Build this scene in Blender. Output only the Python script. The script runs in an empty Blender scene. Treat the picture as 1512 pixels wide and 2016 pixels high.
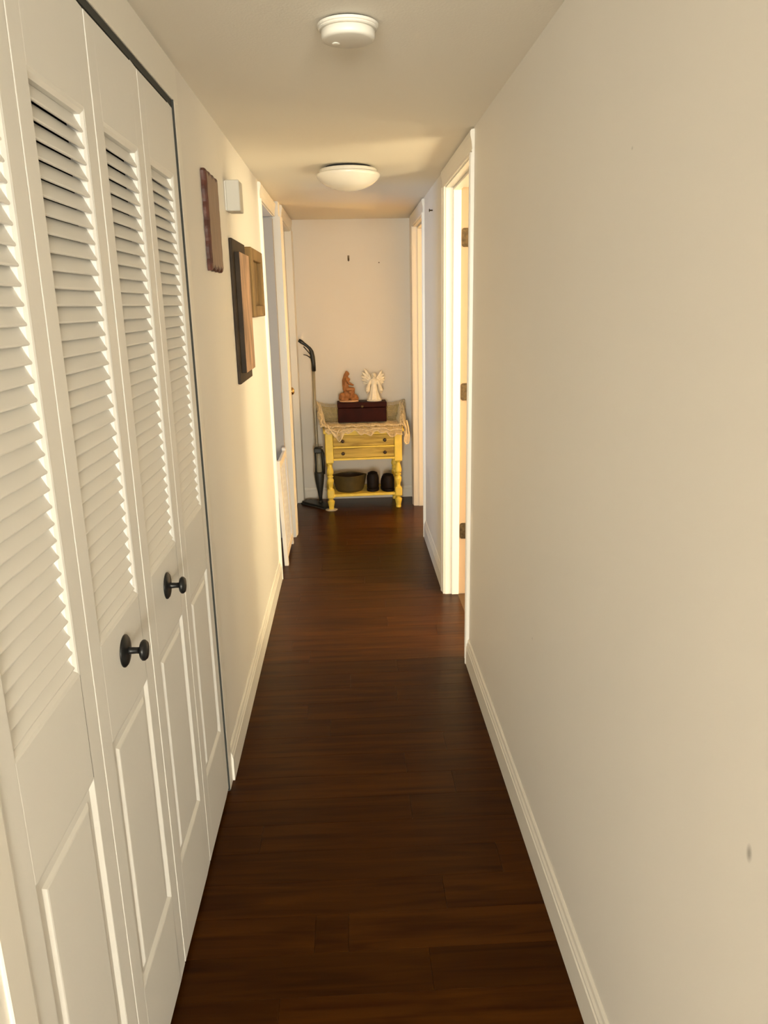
import bpy, bmesh, math, random
from mathutils import Vector, Matrix
random.seed(7)
S = bpy.context.scene
C = S.collection
# ------------------------------------------------------------------ camera
CAM_H = 1.51
R = ((0.99874747, -0.0305877, 0.03959659), (-0.04624217, -0.26203898, 0.96394877), (-0.01910912, -0.96457243, -0.26312521))
cd = bpy.data.cameras.new('camera'); cam = bpy.data.objects.new('camera', cd); C.objects.link(cam)
m = Matrix.Identity(4)
for i in range(3):
    m[i][0] = R[i][0]; m[i][1] = -R[i][1]; m[i][2] = -R[i][2]
m.translation = Vector((0, 0, CAM_H))
cam.matrix_world = m
cd.sensor_fit = 'HORIZONTAL'; cd.sensor_width = 36.0; cd.lens = 1500.9 / 1512 * 36
cd.clip_start = 0.02; cd.clip_end = 60
S.camera = cam
# ------------------------------------------------------------------ light
S.view_settings.view_transform = 'Standard'; S.view_settings.look = 'None'
S.view_settings.exposure = 0.0; S.view_settings.gamma = 1.0; S.view_settings.use_curve_mapping = False
w = bpy.data.worlds.new('world'); S.world = w; w.use_nodes = True
w.node_tree.nodes['Background'].inputs[0].default_value = (0.75, 0.85, 1.0, 1)
w.node_tree.nodes['Background'].inputs[1].default_value = 0.3
def area(name, loc, rot, sx, sy, power, col):
    l = bpy.data.lights.new(name, 'AREA'); l.shape = 'RECTANGLE'; l.size = sx; l.size_y = sy; l.energy = power; l.color = col
    o = bpy.data.objects.new(name, l); C.objects.link(o); o.location = loc; o.rotation_euler = rot
    return o
def bulb(name, loc, rad, power, col):
    l = bpy.data.lights.new(name, 'POINT'); l.shadow_soft_size = rad; l.energy = power; l.color = col
    o = bpy.data.objects.new(name, l); C.objects.link(o); o.location = loc
    return o
WARM = (1.0, 0.83, 0.50)
WARM2 = (1.0, 0.62, 0.22)
# daylight from behind the camera; two unseen windows spaced to dim the end wall
for wx in (-1.35, 1.35): area('window_daylight', (wx, -7.42, 1.3), (math.radians(90), 0, 0), 1.5, 1.6, 690, (1.0, 0.965, 0.83))
# table lamp and ceiling lamp of the first room on the right, lamp of the second, window of the left room
bulb('bedroom_table_lamp', (1.75, 2.55, 0.95), 0.24, 86, WARM)
bulb('left_wall_fill', (2.7, 4.3, 0.85), 0.22, 42, WARM)  # added unseen light that lifts the lower left wall
bulb('bedroom_ceiling_lamp', (1.9, 2.95, 1.92), 0.19, 108, WARM)
bulb('end_room_lamp', (2.8, 7.0, 1.35), 0.16, 300, WARM2)
area('left_room_daylight', (-2.9, 4.0, 1.4), (0, math.radians(-90), 0), 1.2, 1.0, 36, (0.42, 0.66, 1.0))
# ------------------------------------------------------------------ helpers
WL = {}
def tag(o, label=None, cat=None, group=None, kind=None):
    if label: o['label'] = label
    if cat: o['category'] = cat
    if group: o['group'] = group
    if kind: o['kind'] = kind
    return o
def thing(name, loc=(0, 0, 0), rz=0.0, label=None, cat=None, group=None, kind=None):
    o = bpy.data.objects.new(name, None); C.objects.link(o); o.empty_display_size = 0.05
    o.location = loc; o.rotation_euler = (0, 0, rz); WL[o.name] = Vector(loc)
    return tag(o, label, cat, group, kind)
def obj(name, bm, mat, parent=None, world=False, smooth=False, at=None):
    if world and parent is not None:
        bmesh.ops.translate(bm, verts=bm.verts, vec=-WL[parent.name])
    me = bpy.data.meshes.new(name); bm.normal_update(); bm.to_mesh(me); bm.free()
    if smooth:
        for p in me.polygons: p.use_smooth = True
    me.materials.append(mat)
    o = bpy.data.objects.new(name, me); C.objects.link(o)
    WL[o.name] = WL[parent.name] if parent is not None else Vector((0, 0, 0))
    if parent is not None: o.parent = parent
    if at is not None: o.location = at
    return o
def inst(name, me, parent, loc, rot=(0, 0, 0)):
    o = bpy.data.objects.new(name, me); C.objects.link(o); o.parent = parent; o.location = loc; o.rotation_euler = rot
    WL[o.name] = WL[parent.name]
    return o
def B(): return bmesh.new()
def box(bm, x0, x1, y0, y1, z0, z1, bev=0.0, seg=1):
    r = bmesh.ops.create_cube(bm, size=1.0)
    vs = r['verts']
    for v in vs:
        v.co = Vector((x0 + (v.co.x + .5) * (x1 - x0), y0 + (v.co.y + .5) * (y1 - y0), z0 + (v.co.z + .5) * (z1 - z0)))
    if bev > 0:
        es = list({e for v in vs for e in v.link_edges})
        bmesh.ops.bevel(bm, geom=es, offset=bev, segments=seg, profile=0.5, affect='EDGES')
    return bm
def lathe(bm, prof, n=24, c=(0, 0, 0), axis='Z', sy=1.0):
    rings = []
    for r, z in prof:
        ring = []
        for i in range(n):
            a = 2 * math.pi * i / n
            x, y = r * math.cos(a), r * math.sin(a) * sy
            p = (x, y, z) if axis == 'Z' else ((z, x, y) if axis == 'X' else (x, z, y))
            ring.append(bm.verts.new(Vector(p) + Vector(c)))
        rings.append(ring)
    for a, b in zip(rings[:-1], rings[1:]):
        for i in range(n):
            bm.faces.new((a[i], a[(i + 1) % n], b[(i + 1) % n], b[i]))
    bm.faces.new(list(reversed(rings[0]))); bm.faces.new(rings[-1])
    bmesh.ops.recalc_face_normals(bm, faces=bm.faces)
    return bm
def tube(bm, pts, rad, n=8, flat=1.0, closed=False):
    pts = [Vector(p) for p in pts]
    k = len(pts); rings = []
    for i, p in enumerate(pts):
        if closed: t = pts[(i + 1) % k] - pts[i - 1]
        else: t = pts[min(i + 1, k - 1)] - pts[max(i - 1, 0)]
        t = t.normalized() if t.length > 1e-9 else Vector((0, 0, 1))
        up = Vector((0, 1, 0)) if abs(t.y) < .9 else Vector((1, 0, 0))
        a = t.cross(up).normalized(); b = a.cross(t).normalized()
        r = rad[i] if isinstance(rad, (list, tuple)) else rad
        rings.append([bm.verts.new(p + a * math.cos(2 * math.pi * j / n) * r + b * math.sin(2 * math.pi * j / n) * r * flat) for j in range(n)])
    pairs = list(zip(rings[:-1], rings[1:]))
    if closed: pairs.append((rings[-1], rings[0]))
    for a, b in pairs:
        for j in range(n):
            bm.faces.new((a[j], a[(j + 1) % n], b[(j + 1) % n], b[j]))
    if not closed:
        bm.faces.new(list(reversed(rings[0]))); bm.faces.new(rings[-1])
    bmesh.ops.recalc_face_normals(bm, faces=bm.faces)
    return bm
def ball(bm, c, r, seg=14):
    if not isinstance(r, (list, tuple)): r = (r, r, r)
    g = bmesh.ops.create_uvsphere(bm, u_segments=seg, v_segments=max(6, seg // 2 + 1), radius=1.0)
    for v in g['verts']:
        v.co = Vector((v.co.x * r[0] + c[0], v.co.y * r[1] + c[1], v.co.z * r[2] + c[2]))
    return bm
def capsule(bm, a, b, ra, rb, n=10):
    a = Vector(a); b = Vector(b); d = b - a
    pts = [a + d * t for t in (0, .25, .5, .75, 1)]
    tube(bm, pts, [ra + (rb - ra) * t for t in (0, .25, .5, .75, 1)], n)
    ball(bm, a, ra, 10); ball(bm, b, rb, 10)
def extrude_profile(bm, prof, a, b, frame):
    # prof: list of (p, q); frame(p, q, t) -> world point, t from a to b
    va = [bm.verts.new(frame(p, q, a)) for p, q in prof]; vb = [bm.verts.new(frame(p, q, b)) for p, q in prof]
    n = len(prof)
    for i in range(n):
        bm.faces.new((va[i], va[(i + 1) % n], vb[(i + 1) % n], vb[i]))
    bm.faces.new(list(reversed(va))); bm.faces.new(vb)
    bmesh.ops.recalc_face_normals(bm, faces=bm.faces)
    return bm
def prism(bm, outline, x0, x1):   # outline in (y, z), extruded along x
    return extrude_profile(bm, outline, x0, x1, lambda p, q, t: (t, p, q))
def remesh(o, vox, smooth=2):
    md = o.modifiers.new('join', 'REMESH'); md.mode = 'VOXEL'; md.voxel_size = vox; md.use_smooth_shade = True
    s = o.modifiers.new('soften', 'SMOOTH'); s.iterations = smooth; s.factor = 0.5
# ------------------------------------------------------------------ materials
def mat(name, col, rough=0.5, metal=0.0, bump=0.0, bscale=40.0, var=0.0, vscale=6.0, spec=0.5, coat=0.0, stretch=(1, 1, 1)):
    M = bpy.data.materials.new(name); M.use_nodes = True
    nt = M.node_tree; b = nt.nodes['Principled BSDF']
    b.inputs['Base Color'].default_value = (*col, 1); b.inputs['Roughness'].default_value = rough
    b.inputs['Metallic'].default_value = metal; b.inputs['Specular IOR Level'].default_value = spec
    b.inputs['Coat Weight'].default_value = coat
    tc = nt.nodes.new('ShaderNodeTexCoord'); mp = nt.nodes.new('ShaderNodeMapping')
    mp.inputs['Scale'].default_value = stretch
    nt.links.new(tc.outputs['Object'], mp.inputs['Vector'])
    if var > 0:
        n = nt.nodes.new('ShaderNodeTexNoise'); n.inputs['Scale'].default_value = vscale; n.inputs['Detail'].default_value = 4
        nt.links.new(mp.outputs[0], n.inputs['Vector'])
        r = nt.nodes.new('ShaderNodeValToRGB')
        r.color_ramp.elements[0].position = .3; r.color_ramp.elements[1].position = .7
        r.color_ramp.elements[0].color = (*[max(0, c * (1 - var)) for c in col], 1)
        r.color_ramp.elements[1].color = (*[min(1, c * (1 + var)) for c in col], 1)
        nt.links.new(n.outputs['Fac'], r.inputs[0]); nt.links.new(r.outputs[0], b.inputs['Base Color'])
    if bump > 0:
        n = nt.nodes.new('ShaderNodeTexNoise'); n.inputs['Scale'].default_value = bscale; n.inputs['Detail'].default_value = 3
        nt.links.new(mp.outputs[0], n.inputs['Vector'])
        bp = nt.nodes.new('ShaderNodeBump'); bp.inputs['Strength'].default_value = bump; bp.inputs['Distance'].default_value = 0.01
        nt.links.new(n.outputs['Fac'], bp.inputs['Height']); nt.links.new(bp.outputs[0], b.inputs['Normal'])
    return M
def wood(name, c0, c1, rough, axis, scale=1.0, coat=0.0, rnd=0.0, bump=0.08, spec=0.5):
    # grain runs along axis; each object gets its own tone and its own stretch of the pattern
    M = bpy.data.materials.new(name); M.use_nodes = True
    nt = M.node_tree; b = nt.nodes['Principled BSDF']; L = nt.links.new
    tc = nt.nodes.new('ShaderNodeTexCoord'); oi = nt.nodes.new('ShaderNodeObjectInfo')
    off = nt.nodes.new('ShaderNodeVectorMath'); off.operation = 'SCALE'; off.inputs[0].default_value = (7.3, 3.1, 5.7)
    L(oi.outputs['Random'], off.inputs['Scale'])
    ad = nt.nodes.new('ShaderNodeVectorMath'); ad.operation = 'ADD'
    L(tc.outputs['Object'], ad.inputs[0]); L(off.outputs[0], ad.inputs[1])
    mp = nt.nodes.new('ShaderNodeMapping'); sc = [14 * scale] * 3; sc['XYZ'.index(axis)] = 1.1 * scale
    mp.inputs['Scale'].default_value = sc; L(ad.outputs[0], mp.inputs['Vector'])
    n = nt.nodes.new('ShaderNodeTexNoise'); n.inputs['Scale'].default_value = 2.0; n.inputs['Detail'].default_value = 7; n.inputs['Distortion'].default_value = 0.8
    L(mp.outputs[0], n.inputs['Vector'])
    r = nt.nodes.new('ShaderNodeValToRGB'); r.color_ramp.elements[0].position = .32; r.color_ramp.elements[1].position = .68
    r.color_ramp.elements[0].color = (*c0, 1); r.color_ramp.elements[1].color = (*c1, 1)
    L(n.outputs['Fac'], r.inputs[0])
    hs = nt.nodes.new('ShaderNodeHueSaturation')
    mr = nt.nodes.new('ShaderNodeMapRange'); mr.inputs['To Min'].default_value = 1 - rnd; mr.inputs['To Max'].default_value = 1 + rnd
    L(oi.outputs['Random'], mr.inputs['Value']); L(mr.outputs[0], hs.inputs['Value'])
    L(r.outputs[0], hs.inputs['Color']); L(hs.outputs[0], b.inputs['Base Color'])
    b.inputs['Roughness'].default_value = rough; b.inputs['Coat Weight'].default_value = coat; b.inputs['Coat Roughness'].default_value = .22
    b.inputs['Specular IOR Level'].default_value = spec; b.inputs['Specular Tint'].default_value = (1, .80, .55, 1)
    bp = nt.nodes.new('ShaderNodeBump'); bp.inputs['Strength'].default_value = bump; bp.inputs['Distance'].default_value = .003
    L(n.outputs['Fac'], bp.inputs['Height']); L(bp.outputs[0], b.inputs['Normal'])
    return M
M_wall = mat('wall_paint', (.77, .73, .665), .5, bump=.02, bscale=140, var=.015, vscale=1.5)
M_ceil = mat('ceiling_paint', (.88, .83, .735), .8, bump=.06, bscale=160)
M_trim = mat('trim_paint', (.80, .76, .68), .35, bump=.03, bscale=60)
M_door = mat('door_paint', (.77, .745, .69), .42, bump=.03, bscale=70)
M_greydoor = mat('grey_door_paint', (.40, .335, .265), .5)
M_peach = mat('peach_rebate', (.42, .28, .175), .6)  # rebate strip in a peach tone, darker than the jamb
M_chime = mat('shaded_white_plastic', (.56, .53, .46), .5)  # white cover greyed; the shade on its near face is in the colour
M_gapshade = mat('charcoal_strip', (.035, .036, .03), .8)  # charcoal standing in for the shade in narrow gaps
M_plank = wood('floor_wood', (.026, .0062, .0004), (.058, .0175, .0012), .30, 'X', 1.2, coat=0.0, rnd=.15, bump=.02, spec=.10)
M_sub = mat('subfloor', (.02, .01, .005), .8)
M_roomfloor = wood('room_floor_wood', (.05, .024, .01), (.10, .05, .02), .45, 'Y', 1.0)
M_black = mat('black_metal', (.012, .012, .012), .35, metal=.3, var=.3, vscale=30)
M_bronze = mat('antique_brass', (.10, .065, .03), .4, metal=.8, var=.4, vscale=60)
M_brass = mat('polished_brass', (.62, .42, .18), .22, metal=1.0)
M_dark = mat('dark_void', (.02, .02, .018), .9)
M_white = mat('white_plastic', (.70, .66, .58), .45)
M_glass = mat('frosted_glass', (.78, .74, .66), .25, coat=.3)
M_yellow = mat('yellow_paint', (.86, .66, .10), .45, bump=.05, bscale=40, var=.10, vscale=14)
M_yworn = wood('worn_yellow_wood', (.30, .20, .035), (.68, .50, .11), .5, 'X', 1.6)
M_knob = mat('dark_brown_knob', (.035, .018, .012), .35)
M_box = mat('mahogany_box', (.030, .0045, .0025), .6, var=.3, vscale=9, spec=.12)
M_boxlid = mat('mahogany_lid', (.036, .006, .0035), .6, var=.3, vscale=9, spec=.12)
M_terra = mat('terracotta', (.34, .14, .042), .6, bump=.2, bscale=150, var=.25, vscale=35)
M_terrab = mat('pale_clay', (.55, .33, .18), .6, var=.1, vscale=30)
M_angel = mat('glazed_white', (.86, .80, .66), .3, var=.05, vscale=40)
M_lace = mat('ecru_cotton', (.80, .66, .42), .85, bump=.3, bscale=300, var=.12, vscale=60)
M_olive = mat('olive_basin', (.066, .048, .014), .6, var=.2, vscale=20)
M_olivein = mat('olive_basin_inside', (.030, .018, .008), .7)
M_shoe = mat('black_leather', (.010, .006, .005), .6, var=.2, vscale=20, spec=.2)
M_mopblk = mat('mop_black_plastic', (.015, .016, .013), .45)
M_mopole = mat('mop_pole_grey', (.34, .31, .23), .4, metal=.2)
M_mopbot = mat('mop_bottle', (.30, .30, .24), .3)
M_moppad = mat('mop_pad', (.03, .028, .022), .9, bump=.5, bscale=200)
M_plaque = mat('plaque_face', (.23, .145, .095), .5, var=.18, vscale=9, stretch=(1, 6, 1))
M_plaqedge = mat('plaque_edge', (.075, .022, .012), .45, var=.4, vscale=25)
M_frame = mat('dark_frame', (.040, .026, .014), .6, var=.3, vscale=12, spec=.2)
M_art = mat('distressed_board', (.36, .21, .12), .55, var=.45, vscale=7, stretch=(1, 3, 1))
M_oldwood = wood('old_frame_wood', (.11, .062, .018), (.22, .125, .04), .55, 'Z', 1.2)
M_oldwood2 = wood('old_frame_back', (.085, .05, .015), (.16, .095, .035), .6, 'Z', 1.2)
M_gate = mat('gate_white', (.74, .66, .55), .5, var=.05, vscale=10)
M_wallr = M_wall.copy(); M_wallr.name = 'wall_paint_scuffed'
nt = M_wallr.node_tree; bs = nt.nodes['Principled BSDF']; src = bs.inputs['Base Color'].links[0].from_socket
tcn = nt.nodes.new('ShaderNodeTexCoord'); prev = src
for (py, pz, ry, rz, dk) in ((.78, .844, .006, .011, .55), (1.9, .62, .004, .004, .35), (1.35, 1.75, .004, .003, .3)):
    mpn = nt.nodes.new('ShaderNodeMapping'); mpn.inputs['Location'].default_value = (0, -py / ry, -pz / rz); mpn.inputs['Scale'].default_value = (0, 1 / ry, 1 / rz)
    nt.links.new(tcn.outputs['Object'], mpn.inputs['Vector'])
    ln = nt.nodes.new('ShaderNodeVectorMath'); ln.operation = 'LENGTH'; nt.links.new(mpn.outputs[0], ln.inputs[0])
    rm = nt.nodes.new('ShaderNodeMapRange'); rm.inputs['From Min'].default_value = 1.3; rm.inputs['From Max'].default_value = .3; rm.inputs['To Max'].default_value = dk
    nt.links.new(ln.outputs['Value'], rm.inputs['Value'])
    mx = nt.nodes.new('ShaderNodeMix'); mx.data_type = 'RGBA'; mx.inputs[7].default_value = (.12, .10, .08, 1)
    nt.links.new(rm.outputs[0], mx.inputs[0]); nt.links.new(prev, mx.inputs[6]); prev = mx.outputs[2]
nt.links.new(prev, bs.inputs['Base Color'])
# ------------------------------------------------------------------ setting
XL, XR, H = -0.432, 0.477, 2.12          # hall wall faces and ceiling height
XL2 = -0.402                             # left wall face past the left doorway
YE = 6.0                                 # end wall
def struct(name, bm, m_, label, cat, parent=None):
    o = obj(name, bm, m_, parent)
    tag(o, label, cat, kind='structure')
    return o
# wall_right: boxes around the two doorways
D1 = (3.055, 3.825); D2 = (4.925, 5.695); DH = 2.035
bm = B()
for y0, y1, z0 in ((-.3, D1[0], 0), (D1[0], D1[1], DH), (D1[1], D2[0], 0), (D2[0], D2[1], DH), (D2[1], 8.5, 0)):
    box(bm, XR, XR + .123, y0, y1, z0 - (.012 if z0 == 0 else 0), H)
struct('wall_right', bm, M_wallr, 'long cream painted wall along the right of the hallway', 'wall')
CL = (.80, 2.165); D3 = (4.195, 4.955); D4 = (5.12, 5.885)
bm = B()
for y0, y1, z0 in ((-.3, CL[0], 0), (CL[0], CL[1], 2.015), (CL[1], D3[0], 0), (D3[0], D3[1], DH)):
    box(bm, XL - .12, XL, y0, y1, z0 - (.012 if z0 == 0 else 0), H)
for y0, y1, z0 in ((D3[1], D4[0], 0), (D4[0], D4[1], DH), (D4[1], YE, 0)):
    box(bm, XL - .12, XL2, y0, y1, z0 - (.012 if z0 == 0 else 0), H)
struct('wall_left', bm, M_wall, 'cream painted wall along the left, holding the closet and framed pictures', 'wall')
bm = B(); box(bm, XL - .12, XR, YE, YE + .1, -.012, H)
struct('wall_back', bm, M_wall, 'short end wall behind the yellow table', 'wall')
bm = B(); box(bm, -3.3, 4.4, -7.7, 8.6, H, H + .1)
struct('ceiling', bm, M_ceil, 'low cream ceiling of the hallway', 'ceiling')
# rooms beyond the doorways and the living space behind the camera
bm = B()
box(bm, 3.5, 3.6, 1.1, 8.5, -.012, H); box(bm, XR + .123, 3.5, 1.0, 1.1, -.012, H)
box(bm, XR + .123, 3.5, 4.76, 4.86, -.012, H); box(bm, XR + .123, 3.5, 8.4, 8.5, -.012, H)
struct('wall_side_rooms', bm, M_wall, 'inner walls of the two lit rooms on the right', 'wall')
bm = B()
box(bm, -3.2, -3.1, 2.9, 5.3, -.012, H); box(bm, -3.1, XL - .12, 2.8, 2.9, -.012, H); box(bm, -3.1, XL - .12, 5.2, 5.3, -.012, H)
struct('wall_left_room', bm, M_wall, 'inner walls of the dim room on the left', 'wall')
bm = B()
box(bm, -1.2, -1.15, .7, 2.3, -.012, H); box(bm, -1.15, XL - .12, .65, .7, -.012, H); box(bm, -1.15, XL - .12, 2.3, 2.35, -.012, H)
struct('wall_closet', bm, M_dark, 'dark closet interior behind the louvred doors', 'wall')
bm = B()
box(bm, -2.6, -2.5, -7.6, -.3, -.012, H); box(bm, 2.5, 2.6, -7.6, -.3, -.012, H)
box(bm, -2.5, XL - .12, -.4, -.3, -.012, H); box(bm, XR + .123, 2.5, -.4, -.3, -.012, H)
for x0, x1, z0, z1 in ((-2.5, -2.1, 0, H), (-.6, .6, 0, H), (2.1, 2.5, 0, H), (-2.1, -.6, 0, .5), (.6, 2.1, 0, .5), (-2.1, -.6, 2.1, H), (.6, 2.1, 2.1, H)):  # unseen pier between the windows, added to hold daylight off the end wall
    box(bm, x0, x1, -7.6, -7.5, z0 - .012 * (z0 == 0), z1)
struct('wall_living', bm, M_wall, 'walls of the living space behind the camera', 'wall')
for x0, x1, y0, y1, fl in ((.54, 3.5, 1.1, 4.76, 'brown wood floor inside the near right room past the hinged frame'), (.54, 3.5, 4.86, 8.4, 'brown wood floor inside the far right room'), (-3.1, XL - .1, 2.9, 5.2, 'brown wood floor inside the dim left room behind the gate'), (-1.15, XL - .1, .7, 2.3, 'wood floor inside the louvred closet'), (-2.5, 2.5, -7.5, -.3, 'wood floor of the living space behind the camera')):
    bm = B(); box(bm, x0, x1, y0, y1, -.03, -.002)
    struct('floor_room', bm, M_roomfloor, fl, 'floor')
# floor of planks laid across the hall
bm = B(); box(bm, -.56, .56, -.4, 6.02, -.05, -.0125)
floor = struct('floor', bm, M_sub, 'dark brown wood plank floor laid across the hallway', 'floor')
PW = .12
fixed = {2.944: [.167], 3.064: [-.215], 2.824: [-.035], 2.464: [-.11], 1.504: [-.128, -.045], 1.624: [.21]}
pm = {}
def plank_mesh(L):
    k = round(L, 3)
    if k not in pm:
        b = B(); box(b, -L / 2 + .00015, L / 2 - .00015, -PW / 2 + .00015, PW / 2 - .00015, -.012, 0)
        top = [e for e in b.edges if all(v.co.z > -.001 for v in e.verts)]
        bmesh.ops.bevel(b, geom=top, offset=.0004, segments=1, affect='EDGES')
        me = bpy.data.meshes.new('plank'); b.to_mesh(me); b.free(); me.materials.append(M_plank); pm[k] = me
    return pm[k]
row = 0
y = 2.944 - PW * 28
rp = random.Random(11)
last = 0
while y < 5.99:
    key = next((k for k in fixed if abs(k - y) < .01), None)
    xs = [-.545] + (fixed[key] if key else []) + [.545]
    if not key:
        j = rp.choice([-.3, -.2, -.05, .05, .15, .3, .38])
        while abs(j - last) < .15: j = rp.choice([-.3, -.2, -.05, .05, .15, .3, .38])
        last = j; xs = [-.545, j, .545]
    for a, b_ in zip(xs[:-1], xs[1:]):
        inst('plank', plank_mesh(b_ - a), floor, ((a + b_) / 2, y + PW / 2, 0))
    y += PW; row += 1
# baseboards (profile: thickness p from wall, height q)
BP = [(0, 0), (.013, 0), (.013, .082), (.0105, .086), (.0105, .094), (.007, .102), (.0055, .112), (.002, .118), (0, .118)]
def base(name, side, y0, y1, x, label, k=1.0, thick=1.0):
    b = extrude_profile(B(), [(p * thick, q * k) for p, q in BP], y0, y1, lambda p, q, t: (x + side * p, t, q))
    return struct(name, b, M_trim, label, 'baseboard')
base('baseboard_right', -1, -.3, D1[0] - .066, XR, 'white moulded baseboard along the near right wall')
base('baseboard_right', -1, D1[1] + .066, D2[0] - .066, XR, 'short white baseboard between the two right doorways')
base('baseboard_left', 1, CL[1] + .0565, D3[0] - .066, XL, 'white baseboard below the pictures on the left wall')
b = extrude_profile(B(), BP, XL2, XR, lambda p, q, t: (t, YE - p, q * .8))
struct('baseboard_back', b, M_trim, 'low white baseboard on the end wall behind the table', 'baseboard')
# door frames: jambs, stops, moulded casings
CP = [(0, 0), (.0, .009), (.006, .011), (.010, .0085), (.030, .011), (.045, .0155), (.058, .0165), (.063, .012), (.064, 0)]  # (distance from opening, thickness)
def casing(parent, x, side, y, dirn, z1):       # upright casing; y = edge by the opening, dirn = away from it
    b = extrude_profile(B(), CP, 0.0, z1, lambda p, q, t: (x + side * q, y + dirn * p, t))
    return obj('casing', b, M_trim, parent, world=True)
def head_casing(parent, x, side, y0, y1, z):
    b = extrude_profile(B(), CP, y0, y1, lambda p, q, t: (x + side * q, t, z + p * 1.22))
    return obj('head_casing', b, M_trim, parent, world=True)
def frame(name, label, x0, x1, yy, xf, side, stop, hinges=()):
    # x0..x1 jamb depth, yy opening, xf face of hall wall, side +1/-1 towards hall, stop = (xs0, xs1)
    t = thing(name, (xf, (yy[0] + yy[1]) / 2, 0), 0, label, 'door frame', kind='structure')
    J = .018
    for y0, y1 in ((yy[0] - .001, yy[0] + J - .018 + .004), (yy[1] - .004, yy[1] + .001)):
        obj('jamb', box(B(), x0, x1, y0, y1, 0, DH), M_trim, t, world=True)
    obj('head_jamb', box(B(), x0, x1, yy[0], yy[1], DH - .005, DH + .001), M_trim, t, world=True)
    if stop:
        s0, s1 = stop
        obj('door_stop', box(B(), s0, s1, yy[1] - .015, yy[1] - .004, 0, DH - .016, .002), M_trim, t, world=True)
        obj('door_stop', box(B(), s0, s1, yy[0] + .004, yy[0] + .015, 0, DH - .016, .002), M_trim, t, world=True)
        obj('door_stop', box(B(), s0, s1, yy[0] + .004, yy[1] - .004, DH - .016, DH - .005, .002), M_trim, t, world=True)
    casing(t, xf, side, yy[0], -1, DH); casing(t, xf, side, yy[1], 1, DH)
    head_casing(t, xf, side, yy[0] - .064, yy[1] + .064, DH)
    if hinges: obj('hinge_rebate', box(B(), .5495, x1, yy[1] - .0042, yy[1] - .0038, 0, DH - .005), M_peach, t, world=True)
    for hz in hinges:
        b = B(); hx0, hx1, hy = .553, .592, yy[1] - .0043
        n = 6; rr = .012; out = []
        for (cx, cz, a0) in ((hx0 + rr, hz + .043 - rr, 90), (hx0 + rr, hz - .043 + rr, 180)):
            for i in range(n + 1):
                a = math.radians(a0 + 90 * i / n); out.append((cx + rr * math.cos(a), cz + rr * math.sin(a)))
        out += [(hx1, hz - .043), (hx1, hz + .043)]
        extrude_profile(b, out, hy - .0025, hy - .0002, lambda p, q, tt: (p, tt, q))
        h_ = obj('hinge', b, M_bronze, t, world=True)
        for k_, (dx, dz) in enumerate(((.012, .028), (.022, 0), (.012, -.028))):
            b = lathe(B(), [(.0035, 0), (.0035, .0012), (.002, .0016)], 10, (hx0 + dx, 0, hz + dz), 'Y')
            for v in b.verts: v.co.y = hy - .0025 - v.co.y
            obj('screw', b, M_bronze, h_, world=True)
        b = lathe(B(), [(.004, hz - .043), (.006, hz - .042), (.006, hz + .042), (.004, hz + .043)], 12, (hx1 + .004, hy - .006, 0))
        obj('hinge_pin', b, M_bronze, h_, world=True, smooth=False)
    return t
frame('trim_1', 'brightly lit white door frame with three brown hinges on the right', XR, XR + .123, D1, XR, -1, (.511, .549), (1.808, 1.078, .352))
frame('trim_2', 'warm lit white door frame at the far right beside the yellow table', XR, XR + .123, D2, XR, -1, (.506, .548))
t3 = frame('trim_3', 'white door frame around the left opening with the low gate', XL - .12, XL, D3, XL, 1, None)
# past the left doorway the wall is a little prouder: fill out its casings
for ch in list(t3.children):
    if ch.name.startswith('casing') and max(v.co.y for v in ch.data.vertices) > .2:
        for v in ch.data.vertices: v.co.x += XL2 - XL
    if ch.name.startswith('jamb') and max(v.co.y for v in ch.data.vertices) > .2:
        for v in ch.data.vertices:
            if v.co.x > -.01: v.co.x += XL2 - XL
b = extrude_profile(B(), [(p * 1.25, q * .85) for p, q in BP], 5.012, 5.06, lambda p, q, t: (XL2 + p, t, q))
obj('plinth', b, M_trim, t3, world=True)
t4 = frame('trim_4', 'white door frame of the closed door at the far left corner', XL2 - .15, XL2, D4, XL2, 1, (-.452 - .04, -.452 - .038))
# closed door at the far left
t = thing('door_3', (-.47, D4[0] + .01, .008), 0, 'closed white door with a small brass knob by the end wall', 'door', kind='structure')
obj('slab', box(B(), -.475, -.440, D4[0] + .006, D4[1] - .006, .008, DH - .008, .002), M_door, t, world=True)
b = lathe(B(), [(.026, 0), (.026, .004), (.011, .008), (.010, .028), (.020, .036), (.0255, .046), (.024, .056), (.014, .063), (.002, .065)], 20, (-.440, 5.205, .955), 'X')
obj('knob', b, M_brass, t, world=True, smooth=True)
# grey door standing open inside the left room
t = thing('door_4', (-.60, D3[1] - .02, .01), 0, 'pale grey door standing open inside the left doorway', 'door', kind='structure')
obj('slab', box(B(), -1.18, -.436, D3[1] - .042, D3[1] - .007, .01, DH - .012, .002), M_greydoor, t, world=True)
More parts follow.
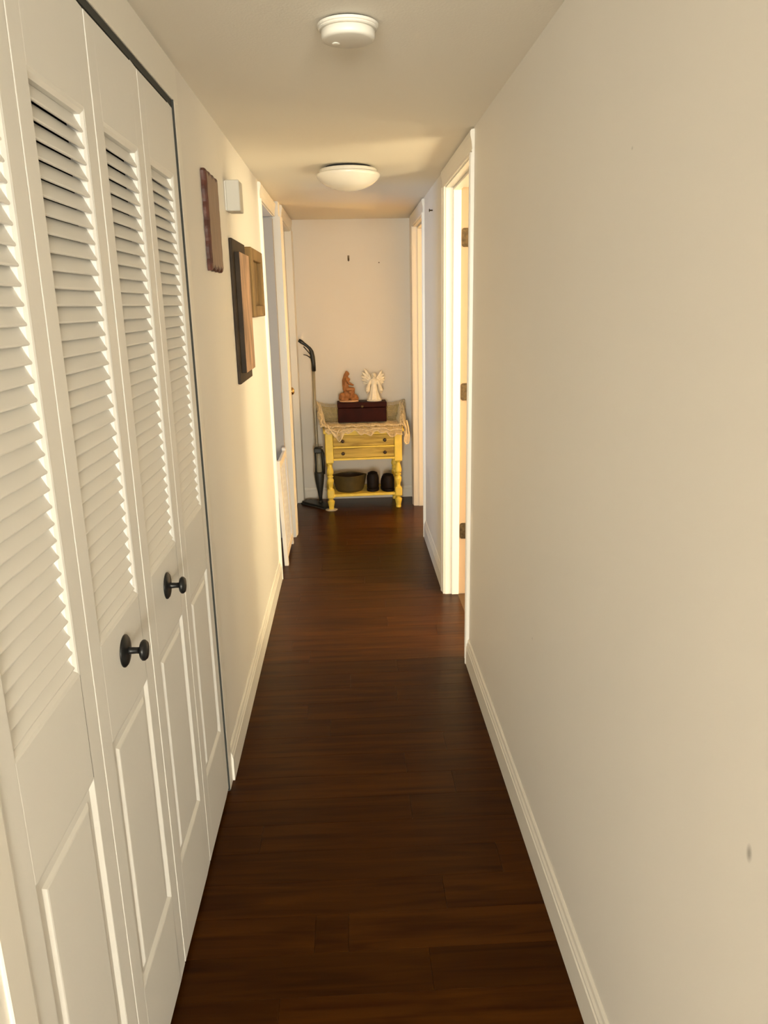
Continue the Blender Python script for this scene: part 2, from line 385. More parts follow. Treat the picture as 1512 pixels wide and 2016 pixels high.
# ------------------------------------------------------------------ closet with louvred bifold doors
tc = thing('trim_5', (XL, 1.48, 0), 0, 'white casing around the louvred closet doors', 'trim', kind='structure')
for a in ((CL[1] + .001, CL[1] + .056, 0, 2.02), (CL[0] - .058, CL[0] - .003, 0, 2.02), (CL[0] - .058, CL[1] + .056, 2.02, 2.112)):
    obj('casing', box(B(), XL, XL + .0065, a[0], a[1], a[2], a[3], .002), M_trim, tc, world=True)
obj('shadow_strip', box(B(), XL - .03, XL + .0062, CL[1] - .005, CL[1] + .001, .004, 2.02), M_gapshade, tc, world=True)
obj('door_track', box(B(), XL - .03, XL + .002, CL[0], CL[1] - .004, 2.004, 2.02), M_gapshade, tc, world=True)  # coloured dark to stand for the shaded gap over the doors
LW = (CL[1] - .009 - CL[0] - .002) / 4
slat_me = None
def ring_faces(bm, x, rects):
    # nested rectangles (y0, y1, z0, z1, depth) -> strips; last is filled
    rs = []
    for (y0, y1, z0, z1, d) in rects:
        rs.append([bm.verts.new((x + d, yy, zz)) for yy, zz in ((y0, z0), (y1, z0), (y1, z1), (y0, z1))])
    for a, b_ in zip(rs[:-1], rs[1:]):
        for i in range(4): bm.faces.new((a[i], a[(i + 1) % 4], b_[(i + 1) % 4], b_[i]))
    return rs
def leaf(parent, y0, x, knob):
    global slat_me
    y1 = y0 + LW; ST = .050; T = .032
    za, zb, zc, zd, z0, z1 = .250, .785, .968, 1.835, .018, 2.0
    b = B()
    g = .0015
    for a in ((y0 + g, y0 + ST, z0, z1), (y1 - ST, y1 - g, z0, z1), (y0 + ST, y1 - ST, z0, za), (y0 + ST, y1 - ST, zb, zc), (y0 + ST, y1 - ST, zd, z1)):
        box(b, x - T, x, a[0], a[1], a[2], a[3])
    bmesh.ops.remove_doubles(b, verts=b.verts, dist=.0001)
    fs = {}
    for f in b.faces:                                  # drop the doubled inner faces so rails and stiles read as one board
        k = tuple(round(c, 4) for c in f.calc_center_median()); fs.setdefault(k, []).append(f)
    bad = [f for v in fs.values() if len(v) > 1 for f in v]
    bmesh.ops.delete(b, geom=bad, context='FACES_ONLY')
    lf = obj('door_leaf', b, M_door, parent, world=True)
    md = lf.modifiers.new('edge', 'BEVEL'); md.width = .0018; md.segments = 2; md.limit_method = 'ANGLE'; md.angle_limit = 1.0
    # sticking round the louvres
    b = B(); k = .011
    ring_faces(b, x, [(y0 + ST - .001, y1 - ST + .001, zc - .001, zd + .001, -.0004), (y0 + ST + k * .4, y1 - ST - k * .4, zc + k * .4, zd - k * .4, -.0015),
                      (y0 + ST + k, y1 - ST - k, zc + k, zd - k, -.0055), (y0 + ST + k, y1 - ST - k, zc + k, zd - k, -.024)])
    bmesh.ops.recalc_face_normals(b, faces=b.faces)
    for f in b.faces: f.normal_flip() if f.normal.x < -.1 else None
    obj('louvre_moulding', b, M_door, lf, world=True)
    # raised panel
    b = B(); ya, yb = y0 + ST, y1 - ST
    def rr(i, d): return (ya + i, yb - i, za + i, zb - i, d)
    rs = ring_faces(b, x, [rr(-.001, -.0004), rr(.002, -.0008), rr(.012, -.0060), rr(.026, -.0058), rr(.033, -.0024), rr(.036, -.0018)])
    b.faces.new(rs[-1])
    bmesh.ops.recalc_face_normals(b, faces=b.faces)
    if rs[-1][0].link_faces[-1].normal.x < 0: bmesh.ops.reverse_faces(b, faces=b.faces)
    obj('raised_panel', b, M_door, lf, world=True)
    # slats
    p = .0249; n = int((zd - zc - 2 * k) / p)
    if slat_me is None:
        sb = B(); Ls = LW - 2 * ST - 2 * k + .004
        prof = []
        # cross-section in (x, z): from inner top to outer bottom, rounded front edge
        cs = [(-.0090, .0145), (.0022, -.0078), (.0031, -.0098), (.0030, -.0114), (.0021, -.0125), (.0008, -.0129), (-.0015, -.0122), (-.0140, .0130), (-.0135, .0145)]
        extrude_profile(sb, cs, -Ls / 2, Ls / 2, lambda q, r_, t_: (q, t_, r_))
        slat_me = bpy.data.meshes.new('slat'); sb.to_mesh(slat_me); sb.free(); slat_me.materials.append(M_door)
    W0 = WL[parent.name]
    zs = zc + k + .0140
    for i in range(n):
        inst('slat', slat_me, lf, Vector((x - .0065, (y0 + y1) / 2, zs + i * (zd - zc - 2 * k - .0290) / (n - 1))) - W0)
    if knob:
        yc = (y0 + y1) / 2; z = .9025
        b = lathe(B(), [(.0305, 0), (.0305, .002), (.027, .005), (.017, .007), (.008, .0085)], 28, (x, yc, z), 'X')
        obj('backplate', b, M_black, lf, world=True, smooth=True)
        b = lathe(B(), [(.0085, .006), (.0065, .012), (.006, .022), (.0065, .028), (.0165, .0305), (.0195, .0335), (.0195, .0370), (.0162, .0410), (.002, .043)], 24, (x, yc, z), 'X')
        obj('knob', b, M_black, lf, world=True, smooth=True)
for k_, (nm, xx, lab, kn) in enumerate((('door_1', -.4296, 'near pair of white louvred bifold closet doors with black round knob', (False, True)),
                                        ('door_2', -.4292, 'far pair of white louvred bifold closet doors next to the carved plaque', (True, False)))):
    yy0 = CL[0] + .002 + k_ * 2 * LW
    t = thing(nm, (xx, yy0 + LW, .018), 0, lab, 'closet door', kind='structure')
    leaf(t, yy0, xx, kn[0]); leaf(t, yy0 + LW, xx, kn[1])
# ------------------------------------------------------------------ ceiling fixtures
t = thing('smoke_detector', (.020, 1.94, H), 0, 'round white smoke detector on the near ceiling', 'smoke detector')
obj('mounting_ring', lathe(B(), [(.060, 0), (.060, -.004)], 40), M_gapshade, t)
obj('mounting_plate', lathe(B(), [(.066, -.0035), (.069, -.005), (.069, -.010), (.0665, -.012), (.0665, -.014), (.064, -.016), (.055, -.0165), (.055, -.018)], 40), M_white, t, smooth=False)
obj('cover', lathe(B(), [(.058, -.016), (.0605, -.018), (.0605, -.030), (.0585, -.0345), (.052, -.0365), (.02, -.038), (.001, -.038)], 40), M_white, t, smooth=True)
obj('test_button', lathe(B(), [(.009, -.0375), (.009, -.0392), (.006, -.040)], 20, (-.028, .012, 0)), M_white, t)
t = thing('ceiling_light', (.022, 3.80, H), 0, 'unlit round dome ceiling light with frosted white glass', 'ceiling light')
obj('pan', lathe(B(), [(.105, 0), (.105, -.012), (.10, -.014)], 40), M_dark, t)
obj('rim', lathe(B(), [(.118, -.012), (.131, -.012), (.133, -.016), (.133, -.026), (.130, -.029)], 48), M_white, t)
obj('glass_dome', lathe(B(), [(.130, -.027), (.146, -.031), (.148, -.036), (.144, -.044), (.130, -.060), (.105, -.078), (.075, -.091), (.040, -.100), (.012, -.103), (.001, -.1035)], 56), M_glass, t, smooth=True)
# ------------------------------------------------------------------ things on the left wall
t = thing('wall_plaque', (XL, 2.62, 1.77), 0, 'carved wooden plaque with scalloped dark red edges, nearest the closet', 'wall plaque')
def scallop(hy, hz, amp, ny, nz, n=16):
    out = []
    for i in range(n * 2): s = -1 + i / n; out.append((s * hy, -hz - amp * abs(math.sin(ny * s * math.pi / 2))))
    for i in range(n * 2): s = -1 + i / n; out.append((hy + amp * .6 * abs(math.sin(nz * s * math.pi / 2)), s * hz))
    for i in range(n * 2): s = 1 - i / n; out.append((s * hy, hz + amp * abs(math.sin(ny * s * math.pi / 2))))
    for i in range(n * 2): s = 1 - i / n; out.append((-hy - amp * .6 * abs(math.sin(nz * s * math.pi / 2)), s * hz))
    return out
b = B(); o1 = scallop(.106, .140, .009, 3, 5)
rings = []
for sc, xo in ((1.0, .001), (1.0, .010), (.975, .015), (.93, .018), (.88, .0175)):
    rings.append([b.verts.new((xo, p * sc, q * (1 - (1 - sc) * .75))) for p, q in o1])
nn = len(o1)
for r0, r1 in zip(rings[:-1], rings[1:]):
    for i in range(nn): b.faces.new((r0[i], r0[(i + 1) % nn], r1[(i + 1) % nn], r1[i]))
b.faces.new(list(reversed(rings[0])))
bmesh.ops.recalc_face_normals(b, faces=b.faces)
tag(obj('carved_edge', b, M_plaqedge, t), 'dark red carved edge')
b = prism(B(), [(p * .885, q * .914) for p, q in o1], .008, .0178)
obj('board', b, M_plaque, t)
t = thing('door_chime', (XL, 3.035, 1.9), 0, 'small white box on the wall between plaque and doorway', 'door chime')
obj('cover', box(B(), .004, .054, -.050, .045, -.053, .053, .004, 2), M_chime, t)
obj('back_plate', box(B(), .0005, .005, -.047, .042, -.050, .050), M_white, t)
t = thing('picture_board', (XL, 3.18, 1.4885), 0, 'tall brown distressed board mounted on a larger dark backing', 'picture')
obj('backing', box(B(), .001, .013, -.18, .18, -.2685, .2685, .002), M_frame, t)
fr = obj('edge_strip', box(B(), .013, .031, -.142, -.132, -.228, .222, .001), M_frame, t)
obj('front_board', box(B(), .013, .033, -.132, .135, -.228, .222, .002), M_art, t)
t = thing('wood_frame', (XL, 3.64, 1.61), 0, 'small olive brown wooden shadow frame beside the left doorway', 'picture frame')
hy, hz, fw = .215, .145, .062
for nm, a in (('frame_side', (-hy, -hy + fw, -hz, hz)), ('frame_side', (hy - fw, hy, -hz, hz)), ('frame_rail', (-hy + fw, hy - fw, hz - fw * .8, hz)), ('frame_rail', (-hy + fw, hy - fw, -hz, -hz + fw * .8))):
    obj(nm, box(B(), .001, .032, a[0], a[1], a[2], a[3], .003), M_oldwood, t)
obj('back_panel', box(B(), .001, .012, -hy + fw, hy - fw, -hz + fw * .8, hz - fw * .8), M_oldwood2, t)
# ------------------------------------------------------------------ pet gate in the left doorway
t = thing('pet_gate', (-.43, 4.60, 0), 0, 'low white slatted gate standing in the left doorway', 'gate')
def lean(z): return -.413 - .020 * z / .64
def upright(y, wy, z0, z1, th):
    b = B(); box(b, -th / 2, th / 2, y - wy / 2, y + wy / 2, z0, z1, .0015)
    for v in b.verts: v.co.x += lean(v.co.z)
    return b
for yy in (4.385, 4.815): obj('post', upright(yy, .035, 0, .64, .024), M_gate, t, world=True)
for z0, z1 in ((.035, .075), (.585, .625)): 
    b = B(); box(b, -.009, .009, 4.402, 4.798, z0, z1, .0015)
    for v in b.verts: v.co.x += lean(v.co.z)
    obj('rail', b, M_gate, t, world=True)
for i in range(5):
    yy = 4.47 + i * .065
    obj('slat', upright(yy, .026, .074, .586, .010), M_gate, t, world=True)
# ------------------------------------------------------------------ nails and hooks
t = thing('wall_hook', (.018, YE, 1.845), 0, 'small brown picture hook high on the end wall', 'hook')
obj('hook_plate', box(B(), -.007, .007, -.003, 0, -.018, .020, .001), M_bronze, t)
tube_b = tube(B(), [(0, -.003, .004), (0, -.010, -.006), (0, -.014, -.014), (0, -.012, -.020), (0, -.004, -.018)], .0035, 8)
obj('hook_arm', tube_b, M_bronze, t)
t = thing('wall_nail', (.245, YE, 1.81), 0, 'tiny nail on the end wall right of the hook', 'nail')
obj('shank', lathe(B(), [(.002, 0), (.002, -.014)], 8, axis='Y'), M_bronze, t); obj('head', lathe(B(), [(.0045, -.014), (.0045, -.016)], 10, axis='Y'), M_bronze, t)
t = thing('wall_nail', (XR, 4.40, 1.995), 0, 'dark nail high on the right wall between the doorways', 'nail')
obj('shank', lathe(B(), [(.0035, 0), (.0035, -.016)], 8, axis='X'), M_bronze, t); obj('head', lathe(B(), [(.009, -.016), (.007, -.020)], 10, axis='X'), M_bronze, t)
# ------------------------------------------------------------------ yellow washstand table
TB = thing('washstand_table', (.083, 5.79, 0), math.radians(2.6), 'yellow painted two-drawer stand with turned legs at the end of the hall', 'table')
LX, LY = .258, .135
turn = [(.0255, .368), (.0215, .362), (.014, .352), (.0135, .346), (.016, .338), (.0205, .322), (.0255, .304), (.0265, .292), (.0225, .278), (.015, .272), (.0145, .269), (.0215, .266), (.0235, .260), (.0215, .254), (.0150, .251),
        (.0160, .248), (.0235, .238), (.0255, .226), (.0225, .208), (.0165, .190), (.0145, .178), (.0165, .168), (.0225, .160)]
foot = [(.0220, .094), (.0145, .085), (.0140, .080), (.0215, .075), (.0270, .068), (.0265, .058), (.0215, .035), (.0185, .020), (.0200, .012), (.0190, .002), (.017, 0)]
for sx in (-1, 1):
    for sy in (-1, 1):
        z_lift = .006 if (sx, sy) == (-1, -1) else 0
        b = B(); c = (sx * LX, sy * LY, 0)
        box(b, c[0] - .0285, c[0] + .0285, c[1] - .0285, c[1] + .0285, .366, .598, .004)
        for prof in (turn, foot):
            pr = [(r_, z_ + (z_lift if z_ < .015 else 0)) for r_, z_ in prof]
            lathe(b, list(reversed(pr)), 20, c)
        box(b, c[0] - .0265, c[0] + .0265, c[1] - .0265, c[1] + .0265, .092, .162, .007)
        obj('leg', b, M_yellow, TB)
obj('tabletop', box(B(), -.300, .300, -.178, .160, .590, .615, .006, 2), M_yellow, TB)
obj('apron', box(B(), -LX + .028, LX - .028, -.158, -.136, .384, .400, .002), M_yellow, TB)
obj('drawer_rail', box(B(), -LX + .028, LX - .028, -.158, -.136, .476, .489, .002), M_yellow, TB)
obj('top_rail', box(B(), -LX + .028, LX - .028, -.158, -.136, .573, .591, .002), M_yellow, TB)
for sx in (-1, 1): obj('side_panel', box(B(), sx * LX - .010, sx * LX + .010, -.107, .107, .388, .591), M_yellow, TB)
obj('back_panel', box(B(), -LX + .028, LX - .028, .125, .140, .388, .591), M_yellow, TB)
for z0, z1 in ((.402, .474), (.491, .571)):
    d = obj('drawer', box(B(), -LX + .030, LX - .030, -.154, .10, z0, z1, .002), M_yworn, TB)
    for kx in (-.157, .157):
        k_ = obj('knob', lathe(B(), [(.006, 0), (.0055, -.008), (.011, -.012), (.0135, -.017), (.012, -.022), (.005, -.025), (.001, -.0255)], 16, (kx, -.154, (z0 + z1) / 2), 'Y'), M_knob, d, smooth=True)
obj('shelf', box(B(), -LX + .020, LX - .020, -.152, .150, .102, .122, .003), M_yellow, TB)
# gallery: flared sides and back board round the top
for sx in (-1, 1):
    b = B()
    prof = [(-.150, .612), (.158, .612), (.158, .765), (.135, .770), (.05, .735), (-.05, .670), (-.120, .635), (-.150, .628)]
    va = []; vb = []
    for yy, zz in prof:
        off = sx * (.285 + (zz - .612) * .22); va.append(b.verts.new((off, yy, zz))); vb.append(b.verts.new((off + sx * .012, yy, zz)))
    n = len(prof)
    for i in range(n): b.faces.new((va[i], va[(i + 1) % n], vb[(i + 1) % n], vb[i]))
    b.faces.new(va); b.faces.new(list(reversed(vb))); bmesh.ops.recalc_face_normals(b, faces=b.faces)
    obj('gallery_side', b, M_yworn, TB)
b = extrude_profile(B(), [(-.285, .612), (.285, .612), (.318, .765), (.26, .745), (.1, .735), (-.1, .735), (-.26, .745), (-.318, .765)], .146, .158, lambda p, q, tt: (p, tt, q))
obj('gallery_back', b, M_yworn, TB)
t = thing('furniture_coaster', (.083 - .258 * math.cos(.0454) + .135 * math.sin(.0454), 5.79 - .135 * math.cos(.0454) - .258 * math.sin(.0454), 0), 0, 'flat white coaster under the front left table foot', 'coaster')
obj('disc', lathe(B(), [(.044, 0), (.046, .001), (.046, .003), (.041, .0045), (.021, .0048), (.020, .0056)], 28), M_white, t)
# ------------------------------------------------------------------ crocheted cloth over the stand
TBM = Matrix.Translation((.083, 5.79, 0)) @ Matrix.Rotation(math.radians(2.6), 4, 'Z')
t = thing('lace_cloth', (.083, 5.79, .615), math.radians(2.6), 'ecru crocheted lace cloth draped in the top of the yellow stand', 'cloth')
rc = random.Random(3)
ph = [rc.uniform(0, 6.28) for _ in range(8)]
def wob(a, b_): return .5 * math.sin(19 * a + ph[0]) + .35 * math.sin(41 * a + 13 * b_ + ph[1]) + .3 * math.sin(31 * b_ + ph[2])
NU, NV = 56, 44
def cloth_pt(u, v):
    # u across (-1..1), v from front hem (0) over the tray to the top of the back board (1)
    a = abs(u); s = 1 if u >= 0 else -1
    flat = .285
    ex = u * .285
    rise = 0.0
    # depth position
    if v < .16:
        k = v / .16
        hem = .032 + .014 * math.sin(9 * u + 1.0) + .010 * math.sin(23 * u + ph[3]) + (.020 * max(0, u))
        if -.80 < u < -.50: hem += .038 * (1 - abs((u + .65) / .15))
        yy = -.192 - .004 * math.sin(40 * u); zz = .012 - hem * (1 - k)
        if k > .8: yy += (k - .8) * .06
    elif v < .72:
        k = (v - .16) / .56
        yy = -.180 + k * .310; zz = .0125 + .006 * (1 + wob(u * 1.0, v)) + .010 * math.exp(-((k - .0) / .08) ** 2)
    else:
        k = (v - .72) / .28
        yy = .130 + .012 * math.sin(k * 3) ; zz = .014 + k * (.125 + .03 * u * u) + .004 * wob(u, v)
        ex = u * (.285 + .03 * k)
    return (ex + .003 * wob(v, u), yy + .002 * wob(u, v * 2), zz)
b = B()
g = [[b.verts.new(cloth_pt(-1 + 2 * i / NU, j / NV)) for i in range(NU + 1)] for j in range(NV + 1)]
for j in range(NV):
    for i in range(NU): b.faces.new((g[j][i], g[j][i + 1], g[j + 1][i + 1], g[j + 1][i]))
def side_pt(s, u, v):
    # u from front to back (0..1), v from the tray (0) up the side (.5) and over it, down the outside (1)
    yy = -.135 + u * .275
    topz = .02 + .145 * min(1, max(0, (u - .02)) ** .85)
    if s > 0: drop = .05 + .055 * math.exp(-((u - .05) / .22) ** 2)
    else: drop = .012
    if v < .5:
        k = v / .5; zz = .012 + (topz + .008 - .012) * k; xo = .278 + zz * .22 - .003
    else:
        k = (v - .5) / .5; zz = topz + .010 - (drop + topz * (.15 if s > 0 else .05)) * k; xo = .278 + (topz + .01) * .22 + .026 * math.sin(min(1, k * 3) * math.pi / 2) + .006 * math.sin(14 * u + k * 3)
    return (s * xo + .003 * wob(u, v), yy + .004 * wob(v, u), zz + .003 * wob(u * 2, v))
for s in (-1, 1):
    n1, n2 = 26, 26
    g = [[b.verts.new(side_pt(s, i / n1, j / n2)) for i in range(n1 + 1)] for j in range(n2 + 1)]
    for j in range(n2):
        for i in range(n1): b.faces.new((g[j][i], g[j][i + 1], g[j + 1][i + 1], g[j + 1][i]))
net = obj('lace_net', b, M_lace, t)
wf = net.modifiers.new('net', 'WIREFRAME'); wf.thickness = .0062; wf.use_replace = True; wf.use_even_offset = False
net['kind'] = 'stuff'
b = tube(B(), [Vector(cloth_pt(-1 + 2 * i / 80, .0)) + Vector((0, -.003, .0015 * math.sin(i * 1.3))) for i in range(81)], .0048, 6)
obj('hem_cord', b, M_lace, t, smooth=True)
b = tube(B(), [Vector(cloth_pt(-1 + 2 * i / 80, .10)) + Vector((0, -.005 , .006 + .004 * math.sin(i * .55))) for i in range(81)], .0045, 6)
obj('hem_cord', b, M_lace, t, smooth=True)
for s in (-1, 1):
    pts = [Vector(side_pt(s, i / 40, .55)) + Vector((s * .004, 0, .003)) for i in range(41)]
    obj('edge_cord', tube(B(), pts, .0085, 8), M_lace, t, smooth=True)
    pts = [Vector(side_pt(s, 0, j / 20)) for j in range(1, 21)]
    obj('edge_cord', tube(B(), pts, .006, 8), M_lace, t, smooth=True)
# corner loops: front left point and the long tail at the right
pts = [(-.270, -.186, .050), (-.258, -.196, .022), (-.238, -.198, -.004), (-.221, -.199, -.032), (-.212, -.199, -.046), (-.203, -.199, -.036), (-.193, -.197, -.012), (-.180, -.194, .010)]
obj('corner_loop', tube(B(), pts, .0055, 8), M_lace, t, smooth=True)
pts = [(.300, -.150, .045), (.318, -.156, .010), (.322, -.160, -.030), (.306, -.162, -.070), (.304, -.163, -.100), (.318, -.164, -.122), (.333, -.163, -.118), (.341, -.160, -.085), (.340, -.155, -.040), (.335, -.148, .010), (.325, -.140, .055)]
obj('corner_loop', tube(B(), pts, .0065, 8), M_lace, t, smooth=True)
b = B()
for i in range(7):
    tt = i / 6; tube(b, [(.310 + .004 * i, -.160, -.02 - .004 * i), (.312 + .0035 * i, -.161, -.06), (.311 + .003 * i, -.162, -.108)], .003, 5)
obj('corner_tassel', b, M_lace, t)
# ------------------------------------------------------------------ box and figurines on the stand
BX = thing('wooden_box', (.0855, 5.865, .6465), math.radians(1.5), 'dark mahogany keepsake box on the lace covered stand', 'box')
obj('body', box(B(), -.184, .184, -.085, .055, 0, .108, .003), M_box, BX)
obj('lid', box(B(), -.187, .187, -.088, .058, .111, .150, .004, 2), M_boxlid, BX)
obj('clasp', lathe(B(), [(.010, 0), (.010, -.003), (.006, -.006), (.001, -.007)], 16, (0, -.088, .118), 'Y'), M_bronze, BX)
zt = .6465 + .150
fg = thing('seated_figurine', (-.010, 5.845, zt), 0, 'terracotta figurine of a seated robed figure on rocks', 'figurine')
obj('base', lathe(B(), [(.072, 0), (.074, .004), (.072, .010), (.066, .013)], 28, sy=.62), M_terrab, fg)
b = B(); rr_ = random.Random(5)
for (x, y_, z, r) in ((-.048, -.005, .045, .030), (-.055, .0, .028, .026), (-.030, .005, .035, .032), (0, .008, .040, .036), (.02, .010, .048, .030), (.042, .006, .035, .028), (.056, .0, .024, .020), (.030, -.02, .022, .020), (-.02, -.022, .024, .022), (-.048, -.02, .020, .018), (.010, -.005, .075, .024), (-.015, .010, .070, .030)):
    ball(b, (x, y_, z), (r, r * .85, r * .8), 10)
o = obj('rock', b, M_terra, fg); remesh(o, .0045, 1)
b = B()
ball(b, (-.020, 0, .100), (.028, .024, .026)); capsule(b, (-.022, 0, .100), (-.020, 0, .150), .022, .021); ball(b, (-.018, 0, .165), (.026, .027, .022))
ball(b, (-.004, -.004, .168), (.018, .020, .015))
capsule(b, (-.014, 0, .180), (-.008, 0, .200), .010, .009); ball(b, (-.006, 0, .210), (.0135, .013, .017)); ball(b, (.007, 0, .207), (.004, .003, .004), 8)
ball(b, (-.013, 0, .213), (.0135, .0155, .0195)); capsule(b, (-.022, 0, .205), (-.034, 0, .160), .012, .015); capsule(b, (-.034, 0, .16), (-.038, 0, .115), .015, .010)
for s in (-1, 1):
    capsule(b, (-.014, s * .024, .172), (.004, s * .028, .138), .0105, .0085); capsule(b, (.004, s * .028, .138), (.030, s * .012, .125), .0085, .0065); ball(b, (.034, s * .010, .124), (.008, .006, .005), 8)
    capsule(b, (-.012, s * .014, .096), (.036, s * .016, .094), .0165, .0125); capsule(b, (.036, s * .016, .094), (.022 + .010 * s, s * .016, .040), .0125, .009); capsule(b, (.022 + .010 * s, s * .016, .036), (.042 + .010 * s, s * .018, .030), .008, .006)
o = obj('figure', b, M_terra, fg); remesh(o, .0032, 2)
an = thing('angel_figurine', (.183, 5.850, zt), 0, 'white porcelain angel figurine with raised wings', 'figurine')
obj('base', lathe(B(), [(.056, 0), (.058, .004), (.054, .010), (.045, .013)], 28, sy=.75), M_angel, an)
b = B(); n = 40; rings = []
for r, z in ((.050, .010), (.047, .022), (.040, .045), (.034, .070), (.029, .095), (.0235, .115), (.022, .124), (.026, .140), (.0285, .152), (.025, .163), (.012, .171), (.008, .178)):
    fold = .10 * max(0, 1 - z / .125)
    rings.append([b.verts.new((r * (1 + fold * math.sin(9 * 2 * math.pi * i / n)) * math.cos(2 * math.pi * i / n), .72 * r * (1 + fold * math.sin(9 * 2 * math.pi * i / n)) * math.sin(2 * math.pi * i / n), z)) for i in range(n)])
for r0, r1 in zip(rings[:-1], rings[1:]):
    for i in range(n): b.faces.new((r0[i], r0[(i + 1) % n], r1[(i + 1) % n], r1[i]))
b.faces.new(list(reversed(rings[0]))); b.faces.new(rings[-1])
capsule(b, (0, 0, .172), (0, 0, .184), .008, .008)
ball(b, (0, -.003, .194), (.0125, .0135, .016)); ball(b, (0, -.017, .192), (.003, .004, .004), 8)
for s in (-1, 1):
    capsule(b, (s * .024, 0, .156), (s * .040, -.010, .120), .011, .012); capsule(b, (s * .040, -.010, .120), (s * .050, -.024, .085), .012, .0185); capsule(b, (s * .050, -.024, .085), (s * .056, -.018, .058), .016, .004)
    capsule(b, (s * .048, -.030, .088), (s * .056, -.042, .080), .006, .005); ball(b, (s * .059, -.046, .080), (.007, .005, .004), 8)
bmesh.ops.recalc_face_normals(b, faces=b.faces)
o = obj('robed_body', b, M_angel, an); remesh(o, .0026, 1)
b = B()
ball(b, (0, .002, .200), (.0145, .014, .013)); 
for s in (-1, 1): capsule(b, (s * .011, .004, .198), (s * .015, .006, .172), .006, .0045)
o = obj('hair', b, M_angel, an, smooth=True)
for s, k in ((-1, 1.0), (1, .86)):
    b = B()
    for i in range(8):
        a = math.radians(62 - i * 17); L = (.118 - .009 * i) * k
        c0 = Vector((s * .016, .016, .142 + .002 * i)); d = Vector((s * math.cos(a) * .85, .10, math.sin(a)))
        sd = Vector((s * math.sin(a), 0, -math.cos(a) * .85))
        pts = [c0 + d * L * q + sd * .010 * q * q for q in (0, .2, .4, .6, .8, .93, 1)]
        tube(b, pts, [.004, .009, .0115, .012, .010, .006, .002], 8, flat=.35)
    for i in range(5):
        a = math.radians(66 - i * 20); L = .062 * k
        c0 = Vector((s * .016, .012, .142)); d = Vector((s * math.cos(a) * .85, .06, math.sin(a)))
        tube(b, [c0 + d * L * q for q in (0, .3, .6, .9, 1)], [.004, .008, .009, .006, .002], 8, flat=.4)
    obj('wing', b, M_angel, an, smooth=True)
# ------------------------------------------------------------------ on the shelf under the stand
t = thing('oval_basin', (-.025, 5.735, .122), math.radians(2), 'olive oval basin with pointed ends on the lower shelf of the stand', 'basin')
def lens(hl, hw, n=20):
    out = []
    for i in range(n): a = -1 + 2 * i / n; out.append((a * hl, -hw * (1 - abs(a) ** 2.0)))
    for i in range(n): a = 1 - 2 * i / n; out.append((a * hl, hw * (1 - abs(a) ** 2.0)))
    return out
def loft(bm, secs, close_first=True, close_last=True):
    rs = [[bm.verts.new((p[0], p[1], z)) for p in pts] for pts, z in secs]
    n = len(rs[0])
    for a, b_ in zip(rs[:-1], rs[1:]):
        for i in range(n): bm.faces.new((a[i], a[(i + 1) % n], b_[(i + 1) % n], b_[i]))
    if close_first: bm.faces.new(list(reversed(rs[0])))
    if close_last: bm.faces.new(rs[-1])
    bmesh.ops.recalc_face_normals(bm, faces=bm.faces)
    return bm
b = loft(B(), [(lens(.092, .062), 0), (lens(.106, .073), .018), (lens(.120, .084), .070), (lens(.131, .094), .124), (lens(.133, .096), .129), (lens(.129, .092), .130), (lens(.126, .089), .124)], True, False)
obj('shell', b, M_olive, t, smooth=False)
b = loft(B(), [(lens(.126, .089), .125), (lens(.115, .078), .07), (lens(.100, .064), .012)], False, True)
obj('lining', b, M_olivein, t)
b = tube(B(), [(p[0], p[1], .129) for p in lens(.131, .094, 24)], .0028, 6, closed=True)
obj('rim', b, M_olive, t, smooth=True)
def shoe(loc, rz, tilt, label):
    t = thing('shoe', loc, rz, label, 'shoe', 'dark shoes on the lower shelf')
    o0 = [(math.cos(a) * .044 * (1 if math.sin(a) < 0 else 1), (math.sin(a) * (.050 if math.sin(a) < 0 else .105))) for a in [i / 32 * 2 * math.pi for i in range(32)]]
    def S_(k, dy=0): return [(x * k, y_ * k + dy) for x, y_ in o0]
    b = loft(B(), [(S_(.98), 0), (S_(1.06), .004), (S_(1.06), .018), (S_(1.0), .021)]); so = obj('sole', b, M_shoe, t)
    b = loft(B(), [(S_(1.0), .020), (S_(1.04), .040), (S_(1.03), .070), ([(x * 1.06, y_ * (1.0 if y_ < 0 else .84)) for x, y_ in o0], .095), ([(x * 1.0, y_ * (.95 if y_ < 0 else .68)) for x, y_ in o0], .118), ([(x * .80, y_ * (.82 if y_ < 0 else .50)) for x, y_ in o0], .136), ([(x * .52, y_ * (.58 if y_ < 0 else .32)) for x, y_ in o0], .147), ([(x * .20, y_ * (.24 if y_ < 0 else .12)) for x, y_ in o0], .151)])
    up = obj('upper', b, M_shoe, t, smooth=True)
    b = tube(B(), [(x * .78, y_ * (.80 if y_ < 0 else .48), .1365) for x, y_ in o0], .004, 6, closed=True); obj('collar', b, M_shoe, t, smooth=True)
    return t
shoe((.153, 5.73, .122), math.radians(-8), 0, 'taller black rounded shoe beside the basin on the lower shelf')
s2 = shoe((.272, 5.715, .122), math.radians(20), 0, 'lower black rounded shoe next to the right table leg')
for ch in s2.children:
    if ch.name.startswith(('upper', 'collar')):
        for v in ch.data.vertices: v.co.z = .02 + (v.co.z - .02) * .88
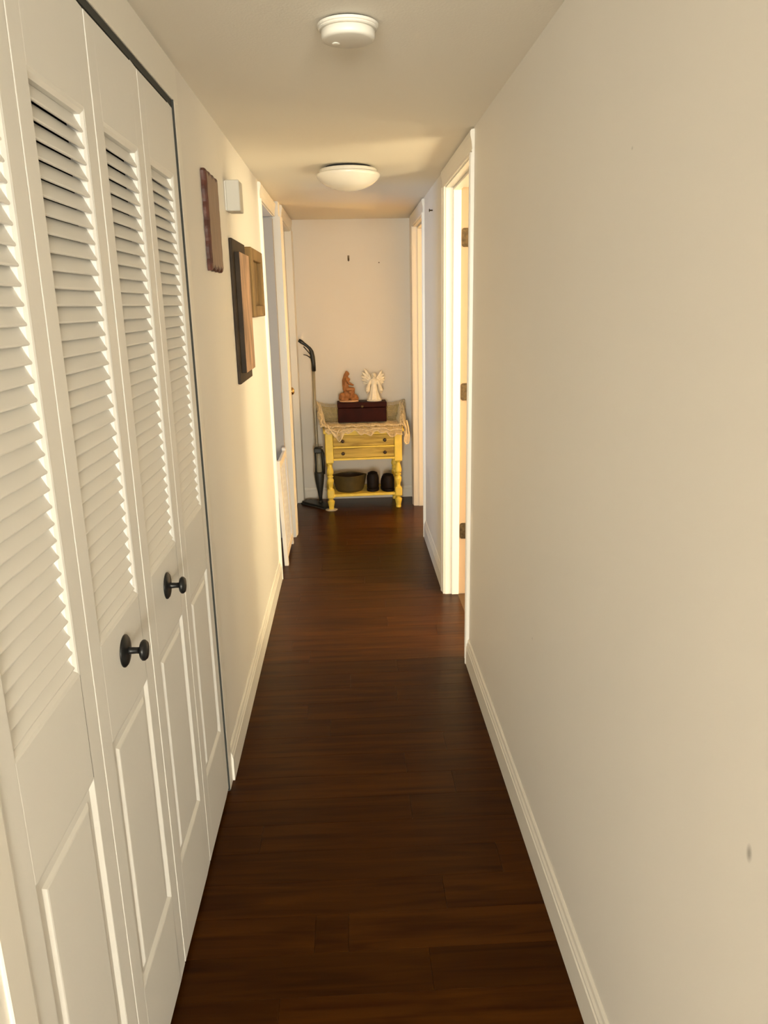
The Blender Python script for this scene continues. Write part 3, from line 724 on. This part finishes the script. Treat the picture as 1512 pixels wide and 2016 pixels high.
# ------------------------------------------------------------------ spray mop leaning in the corner
t = thing('spray_mop', (-.275, 5.80, 0), 0, 'grey spray mop with black trigger handle leaning in the left corner', 'mop')
def W(x, z, y=5.80): return (x, y, z)
b = tube(B(), [W(-.2715, 1.06, 5.86), W(-.272, .75, 5.84), W(-.268, .50, 5.825), W(-.264, .22, 5.805)], .0118, 12)
obj('pole', b, M_mopole, t, world=True, smooth=True)
b = tube(B(), [W(-.2685, 1.03, 5.86), W(-.270, 1.09, 5.86), W(-.274, 1.135, 5.86), W(-.280, 1.175, 5.86), W(-.291, 1.198, 5.86), W(-.310, 1.216, 5.86), W(-.332, 1.233, 5.86), W(-.352, 1.248, 5.86), W(-.372, 1.262, 5.86)],
         [.0155, .0165, .018, .0155, .012, .0105, .0115, .0145, .0125], 12)
hd = obj('handle', b, M_mopblk, t, world=True, smooth=True)
b = tube(B(), [W(-.288, 1.150, 5.86), W(-.300, 1.168, 5.86), W(-.318, 1.190, 5.86), W(-.338, 1.214, 5.86)], .004, 8)
obj('grip_guard', b, M_mopblk, hd, world=True, smooth=True)
b = tube(B(), [W(-.284, 1.125, 5.86), W(-.300, 1.138, 5.86), W(-.320, 1.150, 5.86), W(-.342, 1.155, 5.86)], [.006, .0045, .0035, .0025], 8)
obj('trigger', b, M_mopblk, hd, world=True, smooth=True)
bk = obj('bracket', box(B(), -.291, -.232, 5.775, 5.815, .415, .452, .006, 2), M_mopblk, t, world=True)
obj('bracket_arm', tube(B(), [W(-.285, .455, 5.79), W(-.255, .462, 5.79), W(-.222, .462, 5.79)], .004, 8), M_mopblk, bk, world=True, smooth=True)
obj('bracket_side', tube(B(), [W(-.236, .44, 5.79), W(-.224, .41, 5.79), W(-.2215, .32, 5.79), W(-.224, .25, 5.79)], [.012, .013, .013, .012], 10), M_mopblk, t, world=True, smooth=True)
obj('bracket_side', tube(B(), [W(-.283, .42, 5.79), W(-.281, .33, 5.79), W(-.284, .25, 5.79)], .006, 10), M_mopblk, t, world=True, smooth=True)
obj('spray_bottle', lathe(B(), [(.017, .262), (.021, .272), (.021, .375), (.013, .395), (.010, .412)], 20, (-.255, 5.79, 0)), M_mopbot, t, world=True, smooth=True)
b = B()
secs = [(.036, .022, .268), (.038, .024, .250), (.037, .024, .225), (.030, .022, .170), (.020, .017, .110), (.014, .013, .070), (.013, .012, .036)]
rings = [[b.verts.new((-.258 + .004 * (1 - z / .27) + a * math.cos(2 * math.pi * i / 16), 5.79 + c_ * math.sin(2 * math.pi * i / 16), z)) for i in range(16)] for a, c_, z in secs]
for r0, r1 in zip(rings[:-1], rings[1:]):
    for i in range(16): b.faces.new((r0[i], r0[(i + 1) % 16], r1[(i + 1) % 16], r1[i]))
b.faces.new(rings[0]); b.faces.new(list(reversed(rings[-1]))); bmesh.ops.recalc_face_normals(b, faces=b.faces)
obj('nozzle_housing', b, M_mopblk, t, world=True, smooth=True)
for nm, z0, z1, hl, hw, mm in (('mop_pad', 0, .010, .140, .056, M_moppad), ('mop_head', .010, .024, .132, .048, M_mopblk)):
    b = B(); box(b, -hl, hl, -hw, hw, z0, z1, .004)
    bmesh.ops.rotate(b, verts=b.verts, cent=(0, 0, 0), matrix=Matrix.Rotation(math.radians(-46), 3, 'Z'))
    bmesh.ops.translate(b, verts=b.verts, vec=(-.280, 5.785, 0))
    obj(nm, b, mm, t, world=True)
obj('swivel', lathe(B(), [(.018, .022), (.020, .028), (.014, .040)], 16, (-.256, 5.79, 0)), M_mopblk, t, world=True)
